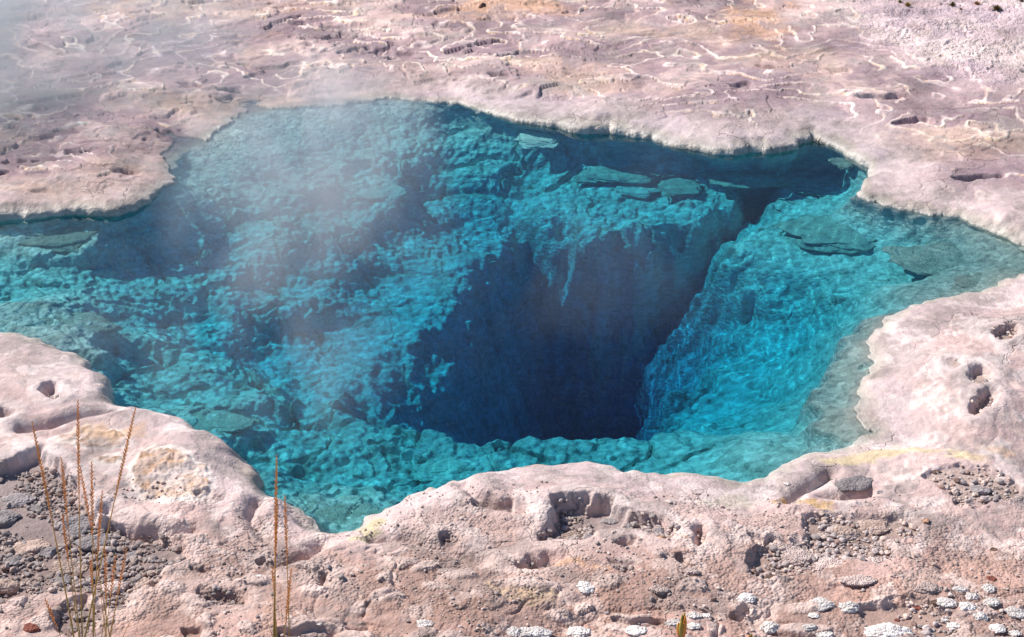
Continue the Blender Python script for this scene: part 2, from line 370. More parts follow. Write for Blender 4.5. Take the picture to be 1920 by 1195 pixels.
# --- colours of the stone itself
def mixc(a, b, m): return a * (1 - m[..., None]) + np.array(b)[None, None, :] * m[..., None]
C = np.zeros(X.shape + (3,)); C[:] = (.58, .44, .41)
n1 = fbm(X * 1.7, Y * 1.7, 4, 200); n2 = fbm(X * 6, Y * 6, 4, 201); n3 = fbm(X * 20, Y * 20, 2, 202)
C = mixc(C, (.70, .55, .50), ss(-.3, .5, n2))
C = mixc(C, (.35, .26, .275), fars * ss(-.25, .25, -bn + .4 * n2) * .95)            # mauve mud in the basins
C = mixc(C, (.34, .28, .275), fars * ss(-.1, .35, n1) * .6 * ss(.1, .4, pos))
lipm = np.exp(-((f - .10) / (.07 + .07 * ss(-.3, .6, n2))) ** 2) * lipn * tfade * fars
C = mixc(C, (.90, .80, .70), np.clip(lipm * 1.5, 0, 1))
C = mixc(C, (.72, .46, .20), fars * tfade * np.exp(-((f - .04) / .035) ** 2) * lipn * ss(.0, .3, n2 + .1) * .8)
C = mixc(C, (.66, .50, .36), fars * ss(.05, .4, fbm(X * 1.1 - 20, Y * 1.6, 4, 230)) * .45)
org = ss(.0, .5, n1 * .8 + .5 * np.exp(-((U - 990) / 160) ** 2 - ((V - 20) / 45) ** 2) * 1.6 + .5 * np.exp(-((U - 1430) / 130) ** 2 - ((V - 60) / 50) ** 2) * 1.4 - .35) * ss(150, 60, V)
C = mixc(C, (.72, .48, .28), org * .75)
C = mixc(C, (.76, .66, .64), dry * .8)
C = mixc(C, (.60, .50, .38), dry * ss(.2, .6, n2) * .4)
rimw = ss(.5, .02, pos) * fars * ss(700, 900, U)
C = mixc(C, (.60, .53, .54), rimw * .75)
nz = 1 - fars
C = mixc(C, (.62, .48, .44), nz * ss(900, 1050, V) * .7)
C = mixc(C, (.48, .32, .25), nz * ss(960, 1120, V) * ss(-.4, .3, n1 + .4 * n2) * .8)
C = mixc(C, (.66, .57, .57), nz * ss(.35, .05, pos) * .6)
C = mixc(C, (.36, .29, .27), nz * ss(.05, .5, n2 + .5 * n3) * .35)
C = mixc(C, (.40, .33, .31), nz * ss(-.05, .4, n1) * .55)
C = mixc(C, (.56, .48, .40), nz * ss(.1, .5, n2) * ss(.2, .05, pos) * .4)
C = mixc(C, (.78, .68, .64), rimc * .6)
C = mixc(C, (.31, .26, .25), gravel * .9)
C = mixc(C, (.47, .37, .32), gravel * .8 * ss(.3, .9, X))
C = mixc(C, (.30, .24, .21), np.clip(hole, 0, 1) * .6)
C = mixc(C, (.80, .72, .68), knob * nod * .7)
C = mixc(C, (.60, .46, .36), crust * .8)
C = mixc(C, (.85, .78, .70), crim * .85)
C = mixc(C, (.50, .30, .16), crust * ss(.0, .5, n3) * .6)
pat = ss(.12, .22, fbm(X * 4.3 + 60, Y * 4.3, 5, 220, .62)); C = mixc(C, (.40, .35, .33), pat * .6 * (1 - dry) * (1 - gravel))
pat2 = ss(.15, .22, fbm(X * 6.1 - 30, Y * 6.1, 5, 221, .62)); C = mixc(C, (.80, .72, .68), pat2 * .5 * (1 - gravel) * (1 - .8 * fars))
band = ss(.075, .02, sd + .03 * n2 + .015 * n3); C = mixc(C, (.36, .33, .25), band * .55)
# wet grey-green stone at and below the water line
wet = ss(.05, -.05, sd)
Cu = np.zeros_like(C); Cu[:] = (.36, .38, .35)
mott = np.full(X.shape, .5); mott[pool] = np.clip(.5 + (.55 - e1) * .7 + (gid - .5) * .5, 0, 1)
Cu = mixc(Cu, (.76, .77, .72), mott * .85)
shal = np.zeros(X.shape); shal[pool] = ss(.28, .08, D)
Cu = mixc(Cu, (.30, .30, .26), shal * ss(700, 900, U) * .6)
Cu = mixc(Cu, (.55, .55, .50), ss(1.2, .4, np.abs(X - 2.2)) * .0)
C = C * (1 - wet[..., None]) + Cu * wet[..., None]
bn3 = fbm(X * 2.4 + 30, Y * 2.4, 4, 210)
C = C * (1 - (1 - wet[..., None]) * nz[..., None] * ss(930, 1150, V)[..., None] * np.array([.08, .17, .22]))
C = C * (1 - (1 - wet[..., None]) * fars[..., None] * (ss(-.4, .3, n1) * ss(.1, .5, pos))[..., None] * np.array([.10, .16, .09]))
C = C * (1 + wet[..., None] * 0 + (1 - wet[..., None]) * np.array([.02, -.03, -.01]))
C = C * (1 + .32 * np.clip(bn3, -1, 1) * (1 - wet))[..., None] * (1 - .10 * (1 - wet))[..., None]
for pts_, c_, w_, a_ in [([(1560,838),(1640,828),(1700,822),(1770,832),(1830,848)], (.62, .50, .28), .06, .7), ([(1470,924),(1500,936),(1545,940)], (.66, .42, .18), .03, .8), ([(1050,1062),(1090,1056),(1130,1072)], (.60, .34, .20), .03, .6),
                       ([(170,805),(215,818),(250,812)], (.55, .34, .20), .06, .6), ([(700,960),(690,985),(675,1000)], (.50, .44, .22), .05, .7), ([(1330,930),(1390,915)], (.55, .50, .40), .06, .5),
                       ([(1250,1010),(1300,1015)], (.60, .34, .20), .02, .6), ([(930,1110),(990,1120),(1020,1130)], (.56, .40, .26), .04, .6), ([(1860,830),(1900,835)], (.62, .42, .28), .04, .5)]:
    d_ = line_d(GP(pts_, .09), X0, Y0, .4) + .03 * n3 + .03 * n2
    C = mixc(C, c_, a_ * ss(w_, w_ * .2, d_))
C = np.clip(C, .02, .9)
grain = np.clip(nz * ss(880, 1040, V + 60 * n1) * (1 - gravel) * (.15 + .75 * ss(-.35, .45, n2 + .5 * n1)) + dry * .8 + .15, 0, 1) * (1 - wet)
sub = wet
wetd = np.clip(ss(.10, .0, sd), 0, 1)

def add_attr(me, name, arr, color=False):
    if color:
        a = me.color_attributes.new(name, 'FLOAT_COLOR', 'POINT')
        d = np.ones((arr.shape[0], 4), np.float32); d[:, :3] = arr; a.data.foreach_set('color', d.ravel())
    else:
        a = me.attributes.new(name, 'FLOAT', 'POINT'); a.data.foreach_set('value', arr.astype(np.float32).ravel())
nr, na = X.shape
co = np.stack([X, Y, Z], -1).reshape(-1, 3).astype(np.float32)
idx = np.arange(nr * na).reshape(nr, na)
quads = np.stack([idx[:-1, :-1], idx[:-1, 1:], idx[1:, 1:], idx[1:, :-1]], -1).reshape(-1, 4)[:, ::-1]
me = bpy.data.meshes.new('ground')
me.vertices.add(len(co)); me.vertices.foreach_set('co', co.ravel())
me.loops.add(quads.size); me.loops.foreach_set('vertex_index', quads.astype(np.int32).ravel())
me.polygons.add(len(quads)); me.polygons.foreach_set('loop_start', np.arange(0, quads.size, 4, dtype=np.int32))
me.polygons.foreach_set('use_smooth', np.ones(len(quads), bool))
add_attr(me, 'stone', C.reshape(-1, 3), True); add_attr(me, 'grain', grain.reshape(-1)); add_attr(me, 'sub', sub.reshape(-1)); add_attr(me, 'wet', wetd.reshape(-1))
me.update(calc_edges=True)
ground = bpy.data.objects.new('ground', me); col.objects.link(ground); ground['kind'] = 'structure'

def ground_z(x, y):
    r = math.hypot(x, y); a = math.atan2(x, y)
    i = float(np.interp(r, RR, np.arange(len(RR)))); j = float(np.interp(a, AA, np.arange(len(AA))))
    i0 = min(int(i), nr - 2); j0 = min(int(j), na - 2); fi = i - i0; fj = j - j0
    return float((Z[i0, j0] * (1 - fi) + Z[i0 + 1, j0] * fi) * (1 - fj) + (Z[i0, j0 + 1] * (1 - fi) + Z[i0 + 1, j0 + 1] * fi) * fj)

# ------------------------------------------------------------------ materials
def mat(name):
    m = bpy.data.materials.new(name); m.use_nodes = True; n = m.node_tree; n.nodes.clear()
    return m, n, n.nodes, n.links
def nd(N, t, **kw):
    n = N.new(t)
    for k_, v_ in kw.items(): setattr(n, k_, v_)
    return n
def mathn(N, L, op, a, b=None, clamp=False):
    n = N.new('ShaderNodeMath'); n.operation = op; n.use_clamp = clamp
    for i, q_ in enumerate((a, b)):
        if q_ is None: continue
        if isinstance(q_, (int, float)): n.inputs[i].default_value = q_
        else: L.new(q_, n.inputs[i])
    return n.outputs[0]

def ground_material():
    m, T, N, L = mat('sinter_ground')
    out = nd(N, 'ShaderNodeOutputMaterial'); b = nd(N, 'ShaderNodeBsdfPrincipled')
    tc = nd(N, 'ShaderNodeTexCoord'); P = tc.outputs['Object']
    st_ = nd(N, 'ShaderNodeAttribute', attribute_name='stone'); gr = nd(N, 'ShaderNodeAttribute', attribute_name='grain'); sb = nd(N, 'ShaderNodeAttribute', attribute_name='sub'); we = nd(N, 'ShaderNodeAttribute', attribute_name='wet')
    def noise(s, d=4, r=.6):
        n = nd(N, 'ShaderNodeTexNoise'); n.inputs['Scale'].default_value = s; n.inputs['Detail'].default_value = d; n.inputs['Roughness'].default_value = r; L.new(P, n.inputs['Vector']); return n.outputs['Fac']
    def voro(s, f='F1'):
        n = nd(N, 'ShaderNodeTexVoronoi'); n.feature = f; n.inputs['Scale'].default_value = s; L.new(P, n.inputs['Vector']); return n
    nf = noise(28, 6, .7); nm = noise(9, 5, .6); nfine = noise(120, 3, .6)
    pop = voro(95); pop2 = voro(42); cob = voro(38); cob2 = voro(80)
    # value mottling
    val = mathn(N, L, 'ADD', mathn(N, L, 'MULTIPLY', nf, .55), mathn(N, L, 'MULTIPLY', nm, .45))
    val = mathn(N, L, 'ADD', mathn(N, L, 'MULTIPLY', val, 1.5), .25)
    # pebble-scale mottling under water, with caustic sparkle imitated in the same colour contrast
    cc = nd(N, 'ShaderNodeSeparateColor'); L.new(cob.outputs['Color'], cc.inputs[0])
    cv = mathn(N, L, 'ADD', mathn(N, L, 'MULTIPLY', cc.outputs[0], .55), .74)
    mx = nd(N, 'ShaderNodeMix'); mx.data_type = 'FLOAT'; L.new(sb.outputs['Fac'], mx.inputs[0]); mx.inputs[2].default_value = 1; L.new(cv, mx.inputs[3])
    val = mathn(N, L, 'MULTIPLY', val, mx.outputs[0])
    vm = nd(N, 'ShaderNodeVectorMath'); vm.operation = 'SCALE'; L.new(st_.outputs['Color'], vm.inputs[0]); L.new(val, vm.inputs['Scale'])
    L.new(vm.outputs[0], b.inputs['Base Color'])
    rg = mathn(N, L, 'SUBTRACT', .85, mathn(N, L, 'MULTIPLY', we.outputs['Fac'], .4)); L.new(rg, b.inputs['Roughness'])
    b.inputs['Specular IOR Level'].default_value = .35
    # relief finer than the mesh
    pv = mathn(N, L, 'MULTIPLY', mathn(N, L, 'SUBTRACT', .6, pop.outputs['Distance']), .0065)
    pv2 = mathn(N, L, 'MULTIPLY', mathn(N, L, 'SUBTRACT', .6, pop2.outputs['Distance']), .008)
    pv = mathn(N, L, 'MULTIPLY', mathn(N, L, 'ADD', pv, pv2), gr.outputs['Fac'])
    cvh = mathn(N, L, 'MULTIPLY', mathn(N, L, 'MULTIPLY', mathn(N, L, 'SUBTRACT', .6, cob.outputs['Distance']), .009), sb.outputs['Fac'])
    cvh2 = mathn(N, L, 'MULTIPLY', mathn(N, L, 'MULTIPLY', mathn(N, L, 'SUBTRACT', .6, cob2.outputs['Distance']), .004), sb.outputs['Fac'])
    h = mathn(N, L, 'ADD', mathn(N, L, 'ADD', pv, mathn(N, L, 'ADD', cvh, cvh2)), mathn(N, L, 'ADD', mathn(N, L, 'MULTIPLY', nf, .008), mathn(N, L, 'MULTIPLY', nfine, .002)))
    bu = nd(N, 'ShaderNodeBump'); bu.inputs['Strength'].default_value = .9; bu.inputs['Distance'].default_value = 1.0; L.new(h, bu.inputs['Height']); L.new(bu.outputs[0], b.inputs['Normal'])
    vmx = nd(N, 'ShaderNodeVectorMath'); vmx.operation = 'ADD'; nc_ = nd(N, 'ShaderNodeTexNoise'); nc_.inputs['Scale'].default_value = 5; nc_.inputs['Detail'].default_value = 5; L.new(P, nc_.inputs['Vector'])
    vs_ = nd(N, 'ShaderNodeVectorMath'); vs_.operation = 'SCALE'; vs_.inputs['Scale'].default_value = .35; L.new(nc_.outputs['Color'], vs_.inputs[0]); L.new(P, vmx.inputs[0]); L.new(vs_.outputs[0], vmx.inputs[1])
    ck = nd(N, 'ShaderNodeTexVoronoi'); ck.feature = 'DISTANCE_TO_EDGE'; ck.inputs['Scale'].default_value = 3.2; L.new(vmx.outputs[0], ck.inputs['Vector'])
    msk = mathn(N, L, 'MULTIPLY', mathn(N, L, 'SUBTRACT', noise(1.9, 2, .5), .50), 9.0, True)
    cm = mathn(N, L, 'MULTIPLY', mathn(N, L, 'SUBTRACT', 1.0, mathn(N, L, 'MULTIPLY', ck.outputs['Distance'], 70.0), True), msk)
    cm = mathn(N, L, 'MULTIPLY', cm, mathn(N, L, 'SUBTRACT', 1.0, sb.outputs['Fac']))
    L.new(mathn(N, L, 'SUBTRACT', h, mathn(N, L, 'MULTIPLY', cm, .005)), bu.inputs['Height'])
    L.new(mathn(N, L, 'MULTIPLY', val, mathn(N, L, 'SUBTRACT', 1.0, mathn(N, L, 'MULTIPLY', cm, .18))), vm.inputs['Scale'])
    L.new(b.outputs[0], out.inputs[0])
    return m
me.materials.append(ground_material())

def water_material():
    m, T, N, L = mat('clear_blue_water')
    out = nd(N, 'ShaderNodeOutputMaterial')
    gl = nd(N, 'ShaderNodeBsdfGlass'); gl.inputs['Roughness'].default_value = 0; gl.inputs['IOR'].default_value = IOR
    L.new(gl.outputs[0], out.inputs['Surface'])
    return m
def absorb_material():
    m, T, N, L = mat('blue_depth')
    out = nd(N, 'ShaderNodeOutputMaterial')
    va = nd(N, 'ShaderNodeVolumeAbsorption'); va.inputs['Density'].default_value = WATER_DENS; va.inputs['Color'].default_value = WATER_COL
    L.new(va.outputs[0], out.inputs['Volume'])
    return m
WATER_DENS = 4.2; WATER_COL = (0.0, .878, .966, 1)
def add_water():
    P = PL; lo = P.min(0); hi = P.max(0)
    x0, x1 = max(lo[0], -7) - .3, min(hi[0], 7) + .3; y0, y1 = lo[1] - .3, hi[1] + .4
    nx, ny = int((x1 - x0) / .015), int((y1 - y0) / .015)
    xs = np.linspace(x0, x1, nx); ys = np.linspace(y0, y1, ny); GX, GY = np.meshgrid(xs, ys, indexing='ij')
    ang = .5 * perlin(GX * .5, GY * .5, 301)
    a_ = GX * np.cos(ang) + GY * np.sin(ang); b_ = -GX * np.sin(ang) + GY * np.cos(ang)
    GZ = .0008 * perlin(a_ * 2.4, b_ * 3.4, 302) + .00032 * perlin(a_ * 7, b_ * 11, 303) + .00028 * perlin(a_ * 17, b_ * 25, 304) + .00007 * perlin(a_ * 30, b_ * 36, 305)
    GZ[0] = GZ[-1] = 0; GZ[:, 0] = GZ[:, -1] = 0
    co = np.stack([GX, GY, GZ], -1).reshape(-1, 3); id_ = np.arange(nx * ny).reshape(nx, ny)
    f = np.stack([id_[:-1, :-1], id_[1:, :-1], id_[1:, 1:], id_[:-1, 1:]], -1).reshape(-1, 4).tolist()
    ring = list(id_[:, 0]) + list(id_[-1, 1:]) + list(id_[-2::-1, -1]) + list(id_[0, -2:0:-1])
    nb = len(co); low = co[ring].copy(); low[:, 2] = -9; co = np.concatenate([co, low])
    n_ = len(ring)
    for i in range(n_):
        j = (i + 1) % n_; f.append([int(ring[j]), int(ring[i]), nb + i, nb + j])
    f.append([nb + i for i in range(n_)][::-1])
    w = bpy.data.meshes.new('water'); w.from_pydata(co.tolist(), [], f); w.materials.append(water_material())
    sm_ = np.ones(len(f), bool); sm_[(nx - 1) * (ny - 1):] = False
    w.polygons.foreach_set('use_smooth', sm_)
    o = bpy.data.objects.new('water', w); col.objects.link(o); o['kind'] = 'structure'
    o.cycles.is_caustics_caster = True
    e = .02; t_ = .006
    v = [(x0 - e, y0 - e, -9.1), (x1 + e, y0 - e, -9.1), (x1 + e, y1 + e, -9.1), (x0 - e, y1 + e, -9.1), (x0 - e, y0 - e, t_), (x1 + e, y0 - e, t_), (x1 + e, y1 + e, t_), (x0 - e, y1 + e, t_)]
    w2_ = bpy.data.meshes.new('water_depths'); w2_.from_pydata(v, [], [(3, 2, 1, 0), (4, 5, 6, 7), (0, 1, 5, 4), (1, 2, 6, 5), (2, 3, 7, 6), (3, 0, 4, 7)]); w2_.materials.append(absorb_material())
    b_ = bpy.data.objects.new('water_depths', w2_); col.objects.link(b_); b_['kind'] = 'structure'
    return o
add_water()
ground.cycles.is_caustics_receiver = True
sl.cycles.is_caustics_light = True

# ------------------------------------------------------------------ things
def mesh_np(name, verts, faces, mats, parent=None, smooth=True, link=True):
    w = bpy.data.meshes.new(name); w.from_pydata(np.asarray(verts).tolist(), [], faces if isinstance(faces, list) else faces.tolist())
    if smooth: w.polygons.foreach_set('use_smooth', np.ones(len(w.polygons), bool))
    for m_ in (mats if isinstance(mats, (list, tuple)) else [mats]): w.materials.append(m_)
    o = bpy.data.objects.new(name, w)
    if link: col.objects.link(o)
    if parent: o.parent = parent
    return o
def tag(o, label, cat, group=None):
    o['label'] = label; o['category'] = cat
    if group: o['group'] = group
    return o
def ico(sub):
    t = (1 + 5 ** .5) / 2
    v = [(-1, t, 0), (1, t, 0), (-1, -t, 0), (1, -t, 0), (0, -1, t), (0, 1, t), (0, -1, -t), (0, 1, -t), (t, 0, -1), (t, 0, 1), (-t, 0, -1), (-t, 0, 1)]
    v = [np.array(q) / np.linalg.norm(q) for q in v]
    f = [(0,11,5),(0,5,1),(0,1,7),(0,7,10),(0,10,11),(1,5,9),(5,11,4),(11,10,2),(10,7,6),(7,1,8),(3,9,4),(3,4,2),(3,2,6),(3,6,8),(3,8,9),(4,9,5),(2,4,11),(6,2,10),(8,6,7),(9,8,1)]
    for _ in range(sub):
        c = {}; nf = []
        def mid(a, b):
            k_ = (min(a, b), max(a, b))
            if k_ not in c:
                q = v[a] + v[b]; v.append(q / np.linalg.norm(q)); c[k_] = len(v) - 1
            return c[k_]
        for a, b, d in f:
            e, g, h = mid(a, b), mid(b, d), mid(d, a); nf += [(a, e, h), (b, g, e), (d, h, g), (e, g, h)]
        f = nf
    return np.array(v), np.array(f)
ICO = {k_: ico(k_) for k_ in (1, 2, 3, 4)}
def n3(p, s, seed):
    return (perlin(p[:, 0] * s + 3.1, p[:, 1] * s + 1.7, seed) + perlin(p[:, 1] * s - 2.2, p[:, 2] * s + 5.1, seed + 1) + perlin(p[:, 2] * s + 7.3, p[:, 0] * s - 4.4, seed + 2)) / 1.7
def rock_shape(seed, sub=4, rough=.25, angular=.0, knob=0):
    v, f = ICO[sub]; rs = np.random.RandomState(seed)
    p = v.copy()
    if angular > 0:                         # cut by random planes: broken faces
        for _ in range(9):
            d = rs.normal(size=3); d /= np.linalg.norm(d); h_ = 1 - angular * rs.uniform(.25, .8)
            q = p @ d; p = p - np.maximum(q - h_, 0)[:, None] * d * .92
    p = p * (1 + rough * n3(v, 1.3, seed * 7 % 997) + rough * .35 * n3(v, 4.0, seed * 5 % 991) + rough * .12 * n3(v, 11, seed * 3 % 983))[:, None]
    if knob:
        p = p * (1 + knob * (.5 - worley(v[:, 0] * 4 + v[:, 2] * 2.3 + seed, v[:, 1] * 4 - v[:, 2] * 1.7, seed)[0]))[:, None]
    return p, f
def rock_mat(name, c1, c2, scale=14, bump=.006, rough=.85, spk=0, top=None):
    m, T, N, L = mat(name)
    out = nd(N, 'ShaderNodeOutputMaterial'); b = nd(N, 'ShaderNodeBsdfPrincipled'); b.inputs['Roughness'].default_value = rough; b.inputs['Specular IOR Level'].default_value = .3
    tc = nd(N, 'ShaderNodeTexCoord')
    n_ = nd(N, 'ShaderNodeTexNoise'); n_.inputs['Scale'].default_value = scale; n_.inputs['Detail'].default_value = 8; n_.inputs['Roughness'].default_value = .68; L.new(tc.outputs['Object'], n_.inputs['Vector'])
    cr = nd(N, 'ShaderNodeValToRGB'); cr.color_ramp.elements[0].position = .36; cr.color_ramp.elements[1].position = .64
    cr.color_ramp.elements[0].color = c1 + (1,); cr.color_ramp.elements[1].color = c2 + (1,); L.new(n_.outputs['Fac'], cr.inputs[0])
    cs = cr.outputs[0]
    oi = nd(N, 'ShaderNodeObjectInfo')
    sc_ = mathn(N, L, 'ADD', mathn(N, L, 'MULTIPLY', oi.outputs['Random'], .4), .8)
    vm = nd(N, 'ShaderNodeVectorMath'); vm.operation = 'SCALE'; L.new(cs, vm.inputs[0]); L.new(sc_, vm.inputs['Scale']); L.new(vm.outputs[0], b.inputs['Base Color'])
    n2_ = nd(N, 'ShaderNodeTexVoronoi'); n2_.inputs['Scale'].default_value = scale * 5; L.new(tc.outputs['Object'], n2_.inputs['Vector'])
    h = mathn(N, L, 'ADD', mathn(N, L, 'MULTIPLY', n_.outputs['Fac'], bump * 2), mathn(N, L, 'MULTIPLY', mathn(N, L, 'SUBTRACT', .6, n2_.outputs['Distance']), bump * .8))
    bu = nd(N, 'ShaderNodeBump'); bu.inputs['Distance'].default_value = 1; bu.inputs['Strength'].default_value = .9; L.new(h, bu.inputs['Height']); L.new(bu.outputs[0], b.inputs['Normal'])
    L.new(b.outputs[0], out.inputs[0]); return m
MR = {
 'grey': rock_mat('grey_stone', (.20, .175, .18), (.36, .315, .32), 22),
 'tan': rock_mat('tan_stone', (.34, .24, .20), (.56, .42, .36), 24),
 'brown': rock_mat('brown_stone', (.10, .06, .05), (.24, .15, .11), 24),
 'red': rock_mat('red_brown_stone', (.16, .045, .035), (.30, .10, .07), 30),
 'orange': rock_mat('orange_stone', (.40, .22, .14), (.60, .36, .24), 24),
 'white': rock_mat('white_sinter', (.60, .53, .50), (.84, .79, .77), 30, .006),
 'pink': rock_mat('pink_knobbly_sinter', (.50, .37, .34), (.72, .58, .54), 34, .008),
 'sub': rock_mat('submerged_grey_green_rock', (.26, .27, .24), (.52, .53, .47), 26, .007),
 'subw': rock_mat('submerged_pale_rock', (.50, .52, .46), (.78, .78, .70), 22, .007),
}
_seed = [100]
def px_m(u, v, z=0.05):
    x0, y0 = G(u - 1, v, z); x1, y1 = G(u + 1, v, z); return float(math.hypot(x1 - x0, y1 - y0) / 2)
def rock(name, u, v, w, h, kind, label, cat='stone', ang=.0, rough=.22, knob=0, z=None, sink=.3, rot=0, group=None, flat=None, sub=4):
    """u, v: middle of the stone in the photo; w, h its size there in pixels"""
    _seed[0] += 1
    zz_ = .08 if z is None else z
    m_ = px_m(u, v, zz_); W_ = w * m_ / 2
    x, y = (float(q) for q in G(u, v, zz_))
    el = math.atan2(CAM_H, math.hypot(x, y)); Dp = W_ * (.75 if flat is None else flat)
    Hh = max((h * m_ / 2 - Dp * math.sin(el)) / math.cos(el), W_ * (.28 if w < 60 else .2))
    p, f = rock_shape(_seed[0], sub, rough, ang, knob)
    p = p * np.array([W_, Dp, Hh])
    if name == 'submerged_rock': Hh = max(Hh, W_ * .30)
    if cat == 'rock' and name == 'submerged_rock':       # let it lie on the pool floor
        zf = -.15
        for _ in range(4): x, y = (float(q) for q in G(u, v, min(zf + Hh * .4, .02))); zf = ground_z(x, y)
        if zf > -.03: Hh = W_ * .14; x, y = (float(q) for q in G(u, v, 0)); zf = min(ground_z(x, y), -.05) - Hh * .2
        z = zf; gz = zf - Hh * .55
    else: gz = ground_z(x, y) if z is None else z
    o = mesh_np(name, p, f, MR[kind])
    o.location = (x, y, gz + Hh * (1 - 2 * sink)); o.rotation_euler = (R(random.uniform(-6, 6)), R(random.uniform(-6, 6)), R(rot))
    tag(o, label, cat, group)
    if z is not None and z < 0: o.cycles.is_caustics_receiver = True
    return o
# rocks in and round the left gravel hollow
for a in [
 (2,960,66,44,'grey','rounded grey boulder at the left edge above its own shadow',0,.1,0),
 (30,925,64,30,'grey','low dark grey slab in the shaded top of the left gravel hollow',.5,.1,10),
 (140,975,74,50,'grey','largest grey slab leaning in the middle of the left gravel hollow',.6,.1,20),
 (175,1003,76,40,'grey','long grey rock between the grass stalks with a dark shadowed end',.5,.1,25),
 (52,1012,74,38,'tan','flat brown-topped rock left of the grass stalks',.4,.1,5),
 (88,1022,44,34,'grey','pale grey angular rock right beside the flat brown-topped one',.6,.1,15),
 (128,1052,64,40,'tan','tan rounded rock at the foot of the tallest grass stalk',.3,.1,0),
 (4,1092,54,46,'tan','rough brown boulder cut by the left edge of the photo',.3,.2,0),
 (276,1090,50,46,'tan','upright tan rock with pale chips on top beside the oval pit',.7,.1,30),
 (198,1040,34,22,'grey','small grey stone just right of the tan rounded rock',.5,.1,0),
 (120,1085,36,20,'grey','small grey stone below the tan rounded rock',.5,.1,0),
 (250,1030,34,18,'grey','flat grey stone at the top right of the left gravel hollow',.5,.1,0),
 (284,1036,22,16,'grey','little dark grey stone last in the row of flat stones, right end',.5,.1,0),
 (226,1050,26,16,'grey','little grey stone under the row of flat stones',.5,.1,0),
 (66,940,30,16,'grey','thin grey stone in the shade beneath the dark notch',.5,.1,0),
 (22,1040,40,18,'grey','pale flat stone left of the small pebbles at the left edge',.5,.1,0),
 (170,1078,30,18,'grey','grey stone partly hidden behind the grass stalks low in the hollow',.5,.1,0),
 (205,1100,60,26,'pink','knobbly pink crust lump at the lower lip of the left hollow',0,.2,0)]:
    u, v, w, h, kd, lb, an, kn, rt = a
    rock('rock', u, v, w, h, kd, lb, 'rock' if w > 40 else 'stone', ang=an, knob=kn if kd != 'grey' else 0, rot=rt, sink=.34)
# pits and the broken ground on the right
for a in [
 (1066,994,56,30,'tan','tan-topped rock in the lower left of the central pebble pit',.5,12),
 (1108,1010,26,18,'grey','round grey stone on the lower edge of the central pebble pit',.2,0),
 (1142,962,34,18,'grey','grey stone in the middle of the central pebble pit',.5,0),
 (1178,976,34,16,'grey','flat grey stone right of centre in the central pebble pit',.6,0),
 (1058,958,26,16,'grey','dark stone under the upper lip of the central pebble pit',.5,0),
 (1236,1000,22,16,'grey','small stone at the right tip of the central pebble pit',.5,0),
 (1604,893,74,18,'grey','long flat grey stone lying by the pool edge at right',.4,14),
 (1652,913,14,8,'grey','tiny grey pebble below the long flat stone by the pool',.3,0),
 (1756,880,20,12,'brown','dark purple-brown stone on the smooth sinter right of the pool',.4,0),
 (1842,914,40,30,'grey','striped dark grey rock beside the cracked pebbles at right',.5,-30),
 (1736,980,22,16,'orange','orange angular stone at the edge of the right pebble patch',.8,0),
 (1500,1036,64,26,'pink','oblong pink knobbly lump in the broken ground right of centre',0,0),
 (1462,1020,36,22,'pink','small round pink lump above the oblong knobbly one',0,0),
 (1560,1052,62,26,'pink','pink knobbly lump right of the oblong one',0,20),
 (1640,980,60,32,'tan','tan rounded lump under the fluted sinter edge at right',.1,0),
 (1585,990,50,28,'tan','tan lump left of the rounded lump under the fluted edge',.1,0),
 (1640,1055,50,26,'pink','flat pink lump with brown fringe in the right broken ground',0,15),
 (1448,1076,34,12,'brown','purple-brown flat stone low on the left of the broken ground',.4,15),
 (1862,1077,22,10,'red','red-brown stone alone on the smooth tan ground at far right',.5,0),
 (1866,1019,16,9,'brown','dark brown pebble above the lone red-brown stone at right',.5,0),
 (1722,1136,20,10,'red','small dark red stone near the pebbles at bottom right',.5,0),
 (1754,1134,24,12,'brown','dark brown stone touching a white nodule at bottom right',.5,0),
 (1682,1160,12,8,'red','tiny red stone among the bottom right pebbles',.5,0),
 (1878,1178,18,10,'red','small red-brown stone between white nodules at bottom right',.4,0),
 (1238,1020,16,12,'orange','small orange stone on the lip below the central pit',.6,0),
 (62,1192,36,14,'red','orange-red stone at the very bottom left',.4,0),
 (905,14,14,18,'brown','dark brown stump-like rock on the far terraces',.4,0)]:
    u, v, w, h, kd, lb, an, rt = a
    rock('stone', u, v, w, h, kd, lb, 'stone', ang=an, knob=.35 if kd == 'pink' else 0, rot=rt, sink=.34, sub=4 if w > 20 else 3)
